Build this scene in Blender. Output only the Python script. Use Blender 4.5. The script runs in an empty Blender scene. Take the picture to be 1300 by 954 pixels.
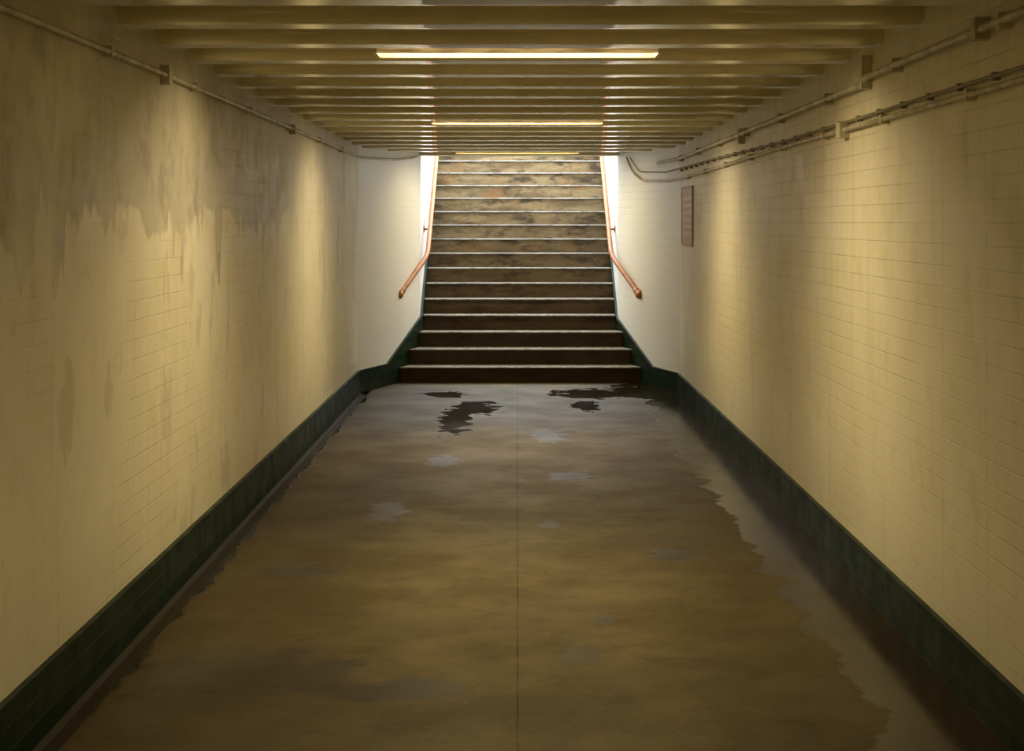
import bpy, bmesh, math, random
from mathutils import Vector, Matrix
random.seed(4)
scene = bpy.context.scene
COL = scene.collection
scene.view_settings.view_transform='Standard'
EYE = 1.6
XL, XR = -1.49, 1.51          # tunnel walls
YC = 15.68                    # corner where splay begins
SL, SR = -1.01, 1.05          # stairwell walls
YSL, YSR = 17.40, 17.55
Y0, R, T = 16.75, 0.157, 0.28 # first riser, rise, tread
NST = 21
YB = -4.0
YEND = Y0 + NST*T + 2.5

def xl(y):
    if y <= YC: return XL
    if y >= YSL: return SL
    return XL+(SL-XL)*(y-YC)/(YSL-YC)
def xr(y):
    if y <= YC: return XR
    if y >= YSR: return SR
    return XR+(SR-XR)*(y-YC)/(YSR-YC)

# ---------------------------------------------------------------- helpers
class MB:
    def __init__(self): self.v=[]; self.f=[]; self.m=[]; self.s=[]
    def add(self, vs, fs, mat=0, smooth=False):
        b=len(self.v); self.v+= [tuple(p) for p in vs]
        for f in fs:
            self.f.append([b+i for i in f]); self.m.append(mat); self.s.append(smooth)
    def box(self, x0,x1,y0,y1,z0,z1, mat=0):
        self.add([(x0,y0,z0),(x1,y0,z0),(x1,y1,z0),(x0,y1,z0),(x0,y0,z1),(x1,y0,z1),(x1,y1,z1),(x0,y1,z1)],
          [(0,3,2,1),(4,5,6,7),(0,1,5,4),(1,2,6,5),(2,3,7,6),(3,0,4,7)],mat)
    def prism(self, poly, z0, z1, mat=0):
        n=len(poly)
        a=z0 if isinstance(z0,(list,tuple)) else [z0]*n
        b=z1 if isinstance(z1,(list,tuple)) else [z1]*n
        vs=[(p[0],p[1],a[i]) for i,p in enumerate(poly)]+[(p[0],p[1],b[i]) for i,p in enumerate(poly)]
        fs=[tuple(reversed(range(n))),tuple(range(n,2*n))]+[(i,(i+1)%n,n+(i+1)%n,n+i) for i in range(n)]
        self.add(vs,fs,mat)
    def tube(self, pts, r, mat=0, seg=12, cap=True):
        pts=[Vector(p) for p in pts]; n=len(pts)
        rs = r if isinstance(r,(list,tuple)) else [r]*n
        rings=[]; up=None
        for i,p in enumerate(pts):
            t=(pts[min(i+1,n-1)]-pts[max(i-1,0)]).normalized()
            if up is None:
                up=Vector((0,0,1)) if abs(t.z)<0.9 else Vector((1,0,0))
            a=(up-t*up.dot(t)).normalized(); up=a; b=t.cross(a)
            rings.append([p+(a*math.cos(2*math.pi*k/seg)+b*math.sin(2*math.pi*k/seg))*rs[i] for k in range(seg)])
        vs=[q for ring in rings for q in ring]; fs=[]
        for i in range(n-1):
            for k in range(seg):
                k2=(k+1)%seg
                fs.append((i*seg+k,i*seg+k2,(i+1)*seg+k2,(i+1)*seg+k))
        self.add(vs,fs,mat,True)
        if cap:
            self.add(rings[0],[tuple(range(seg))],mat); self.add(rings[-1],[tuple(reversed(range(seg)))],mat)
    def ball(self,c,r,mat=0,seg=16,rn=10):
        pts=[];rr=[]
        for i in range(rn+1):
            a=math.pi*i/rn
            pts.append((c[0],c[1],c[2]-r*math.cos(a))); rr.append(max(r*math.sin(a),1e-4))
        self.tube(pts,rr,mat,seg,False)
    def obj(self,name,mats,parent=None,bevel=0):
        me=bpy.data.meshes.new(name); me.from_pydata(self.v,[],self.f)
        for m in mats: me.materials.append(m)
        for i,p in enumerate(me.polygons): p.material_index=self.m[i]; p.use_smooth=self.s[i]
        bm=bmesh.new(); bm.from_mesh(me); bmesh.ops.recalc_face_normals(bm,faces=bm.faces); bm.to_mesh(me); bm.free()
        ob=bpy.data.objects.new(name,me); COL.objects.link(ob)
        if parent: ob.parent=parent
        if bevel:
            mo=ob.modifiers.new('bevel','BEVEL'); mo.width=bevel; mo.segments=2; mo.limit_method='ANGLE'
        return ob
def rounded(pts, rad, n=5):
    pts=[Vector(p) for p in pts]; out=[pts[0]]
    for i in range(1,len(pts)-1):
        a=(pts[i-1]-pts[i]); b=(pts[i+1]-pts[i])
        ra=min(rad,a.length*.45,b.length*.45)
        p0=pts[i]+a.normalized()*ra; p2=pts[i]+b.normalized()*ra
        for k in range(n+1):
            t=k/n; out.append(p0*(1-t)**2+pts[i]*2*t*(1-t)+p2*t*t)
    out.append(pts[-1]); return out

# ---------------------------------------------------------------- materials
class NT:
    def __init__(self,name):
        self.mat=bpy.data.materials.new(name); self.mat.use_nodes=True
        self.t=self.mat.node_tree; self.n=self.t.nodes; self.l=self.t.links
        self.b=self.n['Principled BSDF']
        g=self.n.new('ShaderNodeNewGeometry'); self.pos=g.outputs['Position']
        s=self.n.new('ShaderNodeSeparateXYZ'); self.l.new(self.pos,s.inputs[0]); self.x,self.y,self.z=s.outputs
    def setin(self,sock,v):
        if hasattr(v,'is_output'): self.l.new(v,sock)
        elif v is not None: sock.default_value=v
    def math(self,op,a,b=None,c=None,clamp=False):
        m=self.n.new('ShaderNodeMath'); m.operation=op; m.use_clamp=clamp
        self.setin(m.inputs[0],a)
        if b is not None: self.setin(m.inputs[1],b)
        if c is not None: self.setin(m.inputs[2],c)
        return m.outputs[0]
    def vec(self,x,y,z):
        c=self.n.new('ShaderNodeCombineXYZ')
        for i,v in enumerate((x,y,z)): self.setin(c.inputs[i],v)
        return c.outputs[0]
    def noise(self,scale,detail=4,rough=.55,vec=None,stretch=None,dist=0):
        t=self.n.new('ShaderNodeTexNoise'); t.inputs['Scale'].default_value=scale
        t.inputs['Detail'].default_value=min(detail,4); t.inputs['Roughness'].default_value=rough; t.inputs['Distortion'].default_value=dist
        v=vec or self.pos
        if stretch:
            mp=self.n.new('ShaderNodeMapping'); mp.inputs['Scale'].default_value=stretch; self.l.new(v,mp.inputs[0]); v=mp.outputs[0]
        self.l.new(v,t.inputs['Vector']); return t.outputs['Fac']
    def ss(self,v,a,b,lo=0.,hi=1.):
        m=self.n.new('ShaderNodeMapRange'); m.interpolation_type='SMOOTHSTEP'
        self.setin(m.inputs[0],v)
        for i,k in enumerate((a,b,lo,hi)): m.inputs[i+1].default_value=k
        return m.outputs[0]
    def mix(self,f,a,b,mode='MIX'):
        m=self.n.new('ShaderNodeMix'); m.data_type='RGBA'; m.blend_type=mode
        self.setin(m.inputs[0],f)
        for s,v in ((m.inputs[6],a),(m.inputs[7],b)):
            if isinstance(v,tuple) and len(v)==3: v=v+(1,)
            self.setin(s,v)
        return m.outputs[2]
    def bump(self,h,strength=.3,dist=.01):
        b=self.n.new('ShaderNodeBump'); b.inputs['Strength'].default_value=strength; b.inputs['Distance'].default_value=dist
        self.l.new(h,b.inputs['Height']); self.l.new(b.outputs[0],self.b.inputs['Normal'])
    def out(self,color=None,rough=None,metal=None,spec=None):
        if isinstance(color,tuple): color=color+(1,)
        self.setin(self.b.inputs['Base Color'],color); self.setin(self.b.inputs['Roughness'],rough)
        self.setin(self.b.inputs['Metallic'],metal); self.setin(self.b.inputs['Specular IOR Level'],spec)
        return self.mat
    def ellipse(self,cx,cy,rx,ry,warp,amt=.5,soft=.25):
        dx=self.math('DIVIDE',self.math('SUBTRACT',self.x,cx),rx)
        dy=self.math('DIVIDE',self.math('SUBTRACT',self.y,cy),ry)
        d=self.math('SQRT',self.math('ADD',self.math('MULTIPLY',dx,dx),self.math('MULTIPLY',dy,dy)))
        d=self.math('ADD',d,self.math('MULTIPLY',self.math('SUBTRACT',warp,.5),amt*4))
        return self.math('SUBTRACT',1.,self.ss(d,1-soft,1+soft))

def wall_mat(name,left):
    m=NT(name)
    br=m.n.new('ShaderNodeTexBrick'); v=m.vec(m.y,m.z,0.)
    m.l.new(v,br.inputs['Vector']); br.inputs['Scale'].default_value=1
    br.inputs['Brick Width'].default_value=.23; br.inputs['Row Height'].default_value=.076
    br.inputs['Mortar Size'].default_value=.0035; br.inputs['Mortar Smooth'].default_value=.6
    mort=br.outputs['Fac']
    big=m.noise(.9,4,.6); med=m.noise(4,4,.65)
    streak=m.noise(1.,4,.6,stretch=(9,9,.7))
    c=m.mix(m.ss(big,.35,.7),(.84,.79,.65),(.77,.70,.54))
    c=m.mix(m.math('MULTIPLY',m.ss(med,.50,.72),.30),c,(.55,.49,.33))
    c=m.mix(m.math('MULTIPLY',m.ss(streak,.53,.78),.38),c,(.50,.45,.31))
    vis=m.ss(big,.36,.6,.2,.8) if not left else m.ss(big,.46,.62,.04,.55)
    mm=m.math('MULTIPLY',mort,vis)
    c=m.mix(m.math('MULTIPLY',mm,.42),c,(.38,.34,.24))
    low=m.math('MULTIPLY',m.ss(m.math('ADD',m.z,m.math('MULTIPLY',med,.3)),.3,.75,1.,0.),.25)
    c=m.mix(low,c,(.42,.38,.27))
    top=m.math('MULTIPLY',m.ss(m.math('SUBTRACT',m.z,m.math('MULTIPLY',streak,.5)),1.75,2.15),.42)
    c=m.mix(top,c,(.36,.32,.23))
    if left:
        e=m.math('ADD',m.z,m.math('MULTIPLY',m.math('SUBTRACT',m.noise(1.1,4,.62),.5),.8))
        far=m.ss(m.math('ADD',m.y,med),11.3,11.9,1.,0.)
        drip=m.noise(1.,4,.6,stretch=(3,3,.6))
        e2=m.math('ADD',e,m.math('MULTIPLY',m.ss(drip,.5,.75),.30))
        st=m.math('MULTIPLY',m.ss(e2,1.60,1.66),far)
        st=m.math('MULTIPLY',st,m.ss(m.noise(.8,4,.6),.38,.50,.25,1.))
        c=m.mix(m.math('MULTIPLY',st,.60),c,(.42,.38,.30))
        st2=m.math('MULTIPLY',st,m.ss(m.noise(3.,4,.7),.5,.64))
        c=m.mix(m.math('MULTIPLY',st2,.45),c,(.26,.23,.17))
        fl=m.ss(m.noise(2.6,4,.7,stretch=(1,1,.5)),.58,.62)
        c=m.mix(m.math('MULTIPLY',fl,.34),c,(.40,.35,.24))
        edge=m.math('MULTIPLY',m.ss(m.math('ABSOLUTE',m.math('SUBTRACT',e2,1.63)),0.,.03,1.,0.),far)
        c=m.mix(m.math('MULTIPLY',edge,.22),c,(.27,.24,.17))
    c=m.mix(m.ss(m.y,15.6,15.75),c,m.mix(m.math('MULTIPLY',mm,.4),(.84,.83,.80),(.55,.55,.52)))
    h=m.math('ADD',m.math('MULTIPLY',mm,-1.),m.math('MULTIPLY',med,.5))
    m.bump(h,.4,.005)
    return m.out(c,m.ss(med,.3,.7,.34,.5),0.,.4)
M_wl=wall_mat('painted_brick_left',True); M_wr=wall_mat('painted_brick_right',False)

def floor_mat():
    m=NT('wet_concrete_floor')
    w=m.noise(1.7,4,.62); w2=m.noise(5,4,.65); fine=m.noise(60,3,.7)
    big=m.noise(.7,4,.6); iso=m.noise(14,4,.7)
    c=m.mix(m.ss(w,.35,.65),(.150,.116,.048),(.102,.076,.030))
    c=m.mix(m.ss(big,.4,.62,0.,.45),c,(.070,.050,.020))
    c=m.mix(m.ss(w2,.56,.60,0.,.35),c,(.052,.036,.015))
    c=m.mix(m.ss(iso,.55,.7,0.,.30),c,(.19,.155,.085))
    c=m.mix(m.ss(fine,.55,.75,0.,.35),c,(.17,.135,.07))
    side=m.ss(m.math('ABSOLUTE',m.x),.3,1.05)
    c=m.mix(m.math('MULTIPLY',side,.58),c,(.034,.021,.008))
    j=m.ss(m.math('ABSOLUTE',m.math('ADD',m.x,m.math('MULTIPLY',m.math('SUBTRACT',w2,.5),.016))),.001,.006,1.,0.)
    c=m.mix(m.math('MULTIPLY',j,m.ss(w,.4,.6,.3,.9)),c,(.014,.010,.006))
    xr_=m.math('ADD',m.x,m.math('MULTIPLY',m.math('SUBTRACT',w,.5),.6))
    wr=m.ss(xr_,1.13,1.17)
    xl_=m.math('ADD',m.x,m.math('MULTIPLY',m.math('SUBTRACT',w,.5),.3))
    wl=m.ss(xl_,-1.40,-1.36,1.,0.)
    wet=m.math('MAXIMUM',wr,wl)
    for e in [(-.50,13.7,.13,1.1),(-.36,14.5,.20,.5),(-.66,15.6,.22,.25),(.72,15.7,.38,.45),(.60,14.6,.13,.45),(1.1,15.9,.25,.7)]:
        wet=m.math('MAXIMUM',wet,m.ellipse(*e,w2,.7,.1))
    faint=None
    for e in [(-.98,5.95,.42,.30),(-.40,5.75,.26,.12),(-.985,7.74,.17,.18),(.21,6.2,.07,.13),(.36,6.75,.06,.07),
              (.35,10.6,.15,.2),(.16,8.9,.06,.12),(-.72,9.3,.10,.25),(.25,12.6,.12,.4),(-.5,11.3,.1,.3),(.75,8.1,.12,.2)]:
        q=m.ellipse(*e,w2,.8,.12); faint=q if faint is None else m.math('MAXIMUM',faint,q)
    damp=m.math('MAXIMUM',wet,m.math('MULTIPLY',faint,.75))
    c=m.mix(m.math('MULTIPLY',damp,.82),c,(.010,.007,.004))
    r=m.ss(w,.3,.7,.48,.60)
    wg=m.math('MAXIMUM',wet,m.math('MULTIPLY',faint,.45))
    r=m.math('MULTIPLY_ADD',wg,-.42,r)
    r=m.math('MAXIMUM',r,.11)
    gut=m.ss(m.x,-1.40,-1.38,1.,0.)
    r=m.math('MAXIMUM',r,m.math('MULTIPLY',gut,.5))
    c=m.mix(gut,c,(.03,.024,.014))
    h=m.math('MULTIPLY',m.math('ADD',fine,m.math('MULTIPLY',iso,1.)),m.math('SUBTRACT',1.,m.math('MULTIPLY',wet,.85)))
    m.bump(h,.3,.004)
    return m.out(c,r,0.,m.math('MULTIPLY_ADD',m.math('MAXIMUM',gut,m.math('MULTIPLY',wr,.6)),-.09,.17))
M_floor=floor_mat()

m=NT('green_glazed_tile')
br=m.n.new('ShaderNodeTexBrick'); m.l.new(m.vec(m.y,m.z,0.),br.inputs['Vector']); br.inputs['Scale'].default_value=1
br.inputs['Brick Width'].default_value=.23; br.inputs['Row Height'].default_value=.073; br.inputs['Mortar Size'].default_value=.004
br.inputs['Color1'].default_value=(.005,.016,.008,1); br.inputs['Color2'].default_value=(.008,.024,.012,1); br.inputs['Mortar'].default_value=(.035,.036,.022,1)
c=m.mix(m.ss(m.noise(5,4,.7),.5,.74,0.,.5),br.outputs['Color'],(.012,.012,.006))
m.bump(m.math('MULTIPLY',br.outputs['Fac'],-1.),.25,.003)
M_green=m.out(c,m.ss(m.noise(7,3),.3,.7,.36,.5),0.,.12)

m=NT('cream_gloss_paint')
c=m.mix(m.ss(m.noise(2.2,4,.6),.4,.7),(.72,.66,.45),(.62,.56,.36))
c=m.mix(m.ss(m.noise(14,4,.7),.62,.78,0.,.4),c,(.42,.34,.18))
M_beam=m.out(c,.065,0.,.6)
m=NT('cream_ceiling_paint')
M_ceil=m.out(m.mix(m.noise(3,4),(.60,.54,.35),(.52,.46,.28)),.45)

# stairs
m=NT('stained_stone_riser')
n1=m.noise(1.5,4,.6,stretch=(1,1,4)); n2=m.noise(4,4,.65,stretch=(1,1,2.5)); n3=m.noise(30,4,.7)
c=m.mix(m.ss(n1,.35,.65),(.27,.20,.105),(.13,.088,.042))
c=m.mix(m.ss(n2,.47,.65,0.,.82),c,(.028,.021,.011))
c=m.mix(m.ss(m.noise(3.2,4,.7,stretch=(1,1,3)),.53,.70,0.,.65),c,(.27,.12,.035))
c=m.mix(m.ss(m.noise(2.4,4,.7,stretch=(1,1,2)),.58,.74,0.,.35),c,(.36,.32,.22))
c=m.mix(m.ss(m.noise(2.9,4,.7,stretch=(1.3,1,1)),.54,.70,0.,.5),c,(.105,.105,.045))
c=m.mix(m.ss(n3,.45,.75,0.,.4),c,(.09,.07,.04))
c=m.mix(m.ss(m.math('ADD',m.z,m.math('MULTIPLY',n1,.6)),.6,2.3,.88,0.),c,(.032,.016,.007))  # lower steps darker: dirt and wet, partly dim light painted into the colour
m.bump(m.math('ADD',n2,m.math('MULTIPLY',n3,.5)),.6,.012)
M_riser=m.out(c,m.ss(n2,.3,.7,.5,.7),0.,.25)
m=NT('wet_stone_nosing')
n2=m.noise(7,4,.7)
c=m.mix(m.ss(n2,.35,.68),(.42,.41,.37),(.16,.14,.11))
m.bump(n2,.3,.004)
M_nose=m.out(c,m.ss(n2,.3,.7,.2,.45))

m=NT('copper_handrail_paint')
M_rail=m.out(m.mix(m.ss(m.noise(12,4),.4,.7),(.42,.165,.05),(.30,.11,.03)),.38,.15,.35)
m=NT('painted_conduit')
M_cond=m.out(m.mix(m.ss(m.noise(10,4),.4,.65),(.62,.57,.44),(.40,.35,.25)),.4)
m=NT('dark_cable')
M_cab=m.out(m.mix(m.noise(10,4),(.34,.31,.24),(.2,.17,.12)),.5)
m=NT('lamp_housing_enamel'); M_house=m.out((.7,.62,.42),.35)
m=NT('amber_diffuser_glow'); m.b.inputs['Emission Color'].default_value=(1,.62,.22,1)
m.l.new(m.ss(m.noise(6,3,.6,stretch=(1,1,8)),.35,.65,.18,.50),m.b.inputs['Emission Strength'])
M_glow=m.out((.16,.11,.05),.4)

# ---------------------------------------------------------------- room shell
def wall_pts(f,side):
    return [(f(y),y) for y in (YB,YC,YSL if side<0 else YSR,YEND)]
H1=3.5
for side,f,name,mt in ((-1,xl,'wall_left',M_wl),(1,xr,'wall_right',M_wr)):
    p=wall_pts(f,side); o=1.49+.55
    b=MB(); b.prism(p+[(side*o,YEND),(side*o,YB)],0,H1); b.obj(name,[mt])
b=MB(); b.box(-2.04,2.04,YB-.2,YB,-.2,H1); b.obj('wall_back',[M_wr])
b=MB(); b.box(-2.04,2.04,YEND,YEND+.2,-.2,H1+.9); b.obj('wall_front',[M_wr])
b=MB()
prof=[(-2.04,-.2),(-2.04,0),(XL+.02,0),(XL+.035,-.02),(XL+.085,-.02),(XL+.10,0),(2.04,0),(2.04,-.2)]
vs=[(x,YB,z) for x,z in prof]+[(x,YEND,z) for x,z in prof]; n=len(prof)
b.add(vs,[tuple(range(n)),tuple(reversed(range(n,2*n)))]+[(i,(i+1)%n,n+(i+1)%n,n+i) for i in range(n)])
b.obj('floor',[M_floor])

def sk(side,f,ysk,name,h):
    def zt(y):
        if y<=16.42: return h
        if y<=ysk: return h+(y-16.42)/(ysk-16.42)*.41
        return h+.41+(y-ysk)*R/T
    ys=[YB,YC,16.42,ysk,Y0+NST*T]
    b=MB(); inn=.022
    for a,c in zip(ys[:-1],ys[1:]):
        xa,xc=f(a),f(c)
        ia,ic=xa-side*inn,xc-side*inn
        b.prism([(xa,a),(ia,a),(ic,c),(xc,c)],0,[zt(a),zt(a),zt(c),zt(c)])
    b.obj(name,[M_green])
sk(-1,xl,YSL,'baseboard_left',.215); sk(1,xr,YSR,'baseboard_right',.19)

# ceiling: beams + deck
def hup(y): return .745 - .055*max(0,min(1,(y-5.5)/11.8))
YCE=17.35
b=MB(); b.prism([(XL,YB),(XR,YB),(XR,YC),(xr(YCE),YCE),(xl(YCE),YCE),(XL,YC)],EYE+.90,EYE+1.1); b.obj('ceiling',[M_ceil])
y=7.06-.68*16
beams=[]
while y<YCE-.1: beams.append(y); y+=.68
bm_=MB()
W=.13
for y in beams:
    zb=EYE+hup(y); rr=.05
    pr=[(-W,EYE+.905),( -W,zb+rr)]
    for k in range(1,8):
        a=math.pi/2*k/8; pr.append((-W+rr*(1-math.cos(a)),zb+rr*(1-math.sin(a))))
    pr.append((-W+rr,zb))
    for k in range(1,6): pr.append((-W+rr+(2*W-2*rr)*k/6, zb))
    pr.append((W-rr,zb))
    for k in range(1,8):
        a=math.pi/2*(1-k/8); pr.append((W-rr*(1-math.cos(a)),zb+rr*(1-math.sin(a))))
    pr+= [(W,zb+rr),(W,EYE+.905)]
    n=len(pr)
    vs=[(xl(y+q[0]),y+q[0],q[1]) for q in pr]+[(xr(y+q[0]),y+q[0],q[1]) for q in pr]
    bm_.add(vs,[(i,i+1,n+i+1,n+i) for i in range(n-1)],0,True)
bm_.obj('ceiling_beams',[M_beam])
b=MB(); b.box(SL,SR,YCE,YCE+.3,EYE+.69,H1); b.obj('wall_lintel',[M_ceil])

# lamps: recessed trough fittings with amber side diffusers
for yl,en in ((-2.12,22),(2.64,38),(7.4,47),(12.16,48),(16.92,20)):
    e=bpy.data.objects.new('fluorescent_light_fixture',None); COL.objects.link(e)
    z=EYE+hup(yl)
    b=MB(); b.box(-.615,.615,yl-.11,yl+.11,z+.060,z+.085); b.box(-.05,.05,yl-.03,yl+.03,z+.085,EYE+.895)
    b.box(-.625,-.61,yl-.11,yl+.11,z-.003,z+.06); b.box(.61,.625,yl-.11,yl+.11,z-.003,z+.06)
    for s in (-1,1): b.box(-.61,.61,yl+s*.105-.005,yl+s*.105+.005,z+.020,z+.059)
    b.obj('housing',[M_house],e,.002)
    b=MB()
    for s in (-1,1): b.box(-.61,.61,yl+s*.105-.005,yl+s*.105+.005,z-.003,z+.0195)
    b.obj('side_diffuser',[M_glow],e)
    ld=bpy.data.lights.new('lamp','AREA'); ld.shape='RECTANGLE'; ld.size=1.18; ld.size_y=.17
    ld.energy=en; ld.color=(1,.81,.42)
    lo=bpy.data.objects.new('lamp',ld); COL.objects.link(lo); lo.location=(0,yl,z+.055); lo.parent=e

# ---------------------------------------------------------------- staircase
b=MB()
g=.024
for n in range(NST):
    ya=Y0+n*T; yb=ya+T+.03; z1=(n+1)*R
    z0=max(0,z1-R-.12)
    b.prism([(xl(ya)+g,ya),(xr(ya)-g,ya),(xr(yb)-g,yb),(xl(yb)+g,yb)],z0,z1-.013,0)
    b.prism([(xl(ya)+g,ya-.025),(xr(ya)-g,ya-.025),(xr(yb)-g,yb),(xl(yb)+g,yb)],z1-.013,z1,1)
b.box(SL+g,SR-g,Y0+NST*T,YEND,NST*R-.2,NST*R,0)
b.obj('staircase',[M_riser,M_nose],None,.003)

# ---------------------------------------------------------------- handrails
def rail(side,name,f):
    wx = SL if side<0 else SR
    x=wx-side*.075
    low = (-1.163 if side<0 else 1.20)
    p=[(low,16.86,.90),(x,17.48,1.25),(x,22.4,1.25+(22.4-17.48)*R/T)]
    b=MB(); b.tube(rounded(p,.14),.025,0,16)
    q=Vector(p[0]); d=(Vector(p[0])-Vector(p[1])).normalized()
    b.tube([q-d*.05,q-d*.03,q-d*.01,q+d*.005,q+d*.02,q+d*.05],[.024,.034,.034,.027,.036,.030],0,16)
    b.ball(q+d*.06,.042)
    wxx=f(q.y+d.y*.06)
    b.tube([q+d*.06,(wxx,q.y+d.y*.06,q.z+d.z*.06)],.018,0,12)
    b.tube([(wxx-side*.012,q.y-.04,q.z-.02),(wxx,q.y-.04,q.z-.02)],.045,0,16)
    for y in (18.1,19.9,21.7):
        z=1.25+(y-17.48)*R/T
        b.tube(rounded([(x,y,z-.01),(x,y,z-.075),(wx,y,z-.075)],.03),.010,0,10)
        b.tube([(wx-side*.010,y,z-.075),(wx,y,z-.075)],.036,0,16)
        b.tube([(x,y-.04,z-.022-.02),(x,y+.04,z+.022-.02)],.014,0,10)
    b.obj(name,[M_rail])
rail(-1,'handrail',xl); rail(1,'handrail',xr)

# ---------------------------------------------------------------- conduits
def run(side,f,pts,r,name,mat,clip=.95,box=None,clipsize=1.8):
    b=MB(); P=[(f(y)-side*o,y,z) for y,z,o in pts]
    b.tube(rounded(P,.08),r,0,10)
    y=pts[0][0]+.4
    def zy(y):
        for (a,za,_),(c,zc,_) in zip(pts[:-1],pts[1:]):
            if a<=y<=c: return za+(zc-za)*(y-a)/max(c-a,1e-6)
        return None
    while y<YC-.2:
        z=zy(y)
        if z:
            x=f(y); w=r*clipsize
            b.box(min(x,x-side*(r*2.2+.01)),max(x,x-side*(r*2.2+.01)),y-.014,y+.014,z-w,z+w,0)
        y+=clip
    for by,bz,hw,hh,dp in (box or []):
        x=f(by); b.box(min(x,x-side*dp),max(x,x-side*dp),by-hw,by+hw,bz-hh,bz+hh,0)
    b.obj(name,[mat])
o=.022
run(-1,xl,[(YB+.05,2.20,o),(6.9,2.215,o),(YC,2.205,o),(16.6,2.215,o),(17.0,2.24,o),(17.25,2.27,o)],.011,'electrical_conduit',M_cond,1.6,[(7.04,2.215,.03,.04,.04),(11.,2.205,.03,.03,.04)])
run(1,xr,[(YB+.05,2.225,.03),(7.15,2.215,.03),(7.2,2.19,.03),(15.3,2.18,.03),(16.2,2.17,.03)],.015,'electrical_conduit',M_cond,1.45,[(7.2,2.24,.035,.07,.045),(11.2,2.17,.04,.05,.045),(5.4,2.22,.03,.035,.05)])
run(1,xr,[(YB+.05,2.07,.02),(9.5,2.05,.02),(12.5,2.075,.02),(16.0,2.075,.02),(16.8,2.10,.02),(17.08,2.25,.02)],.007,'electrical_cable',M_cab,.42)
run(1,xr,[(YB+.05,2.02,.022),(9.5,2.02,.022),(14.,2.00,.022),(15.9,1.99,.022),(16.7,2.01,.022),(17.0,2.10,.022),(17.2,2.26,.022)],.011,'electrical_conduit',M_cond,1.3,[(7.7,2.02,.05,.035,.045)])

# ---------------------------------------------------------------- sign
m=NT('rusty_brown_sign_face')
zz=m.math('SUBTRACT',m.z,1.40)
row=m.math('FRACT',m.math('DIVIDE',zz,.062))
line=m.math('MULTIPLY',m.ss(row,.35,.42),m.ss(row,.70,.77,1.,0.))
ch=m.ss(m.noise(38,2,.5,stretch=(1,1,.02)),.47,.5)
inside=m.math('MULTIPLY',m.math('MULTIPLY',m.ss(m.y,14.53,14.54),m.ss(m.y,15.24,15.25,1.,0.)),m.math('MULTIPLY',m.ss(m.z,1.46,1.465),m.ss(m.z,1.84,1.845,1.,0.)))
txt=m.math('MULTIPLY',m.math('MULTIPLY',line,ch),inside)
c=m.mix(m.ss(m.noise(6,4,.7),.4,.65),(.52,.28,.13),(.40,.20,.09))
c=m.mix(m.math('MULTIPLY',txt,.8),c,(.74,.62,.44))
M_sign=m.out(c,.4)
m=NT('sign_frame'); M_sf=m.out((.42,.23,.11),.5)
e=bpy.data.objects.new('notice_sign',None); COL.objects.link(e)
b=MB(); b.box(XR-.010,XR,14.45,15.33,1.40,1.90); b.obj('panel',[M_sign],e,.002)
b=MB()
for a in ((14.43,15.35,1.385,1.405),(14.43,15.35,1.895,1.915),(14.43,14.45,1.405,1.895),(15.33,15.35,1.405,1.895)):
    b.box(XR-.014,XR,*a)
b.obj('frame',[M_sf],e)

# ---------------------------------------------------------------- daylight
w=bpy.data.worlds.new('overcast_sky'); scene.world=w; w.use_nodes=True
bg=w.node_tree.nodes['Background']; bg.inputs[0].default_value=(.88,.94,1,1); bg.inputs[1].default_value=9

cam=bpy.data.cameras.new('camera'); co=bpy.data.objects.new('camera',cam); COL.objects.link(co)
co.location=(0,0,EYE); co.rotation_euler=(math.pi/2,0,0)
cam.sensor_width=36; cam.lens=36*2136/1300; cam.shift_x=-7/1300; cam.shift_y=-195/1300
cam.clip_start=.05; scene.camera=co
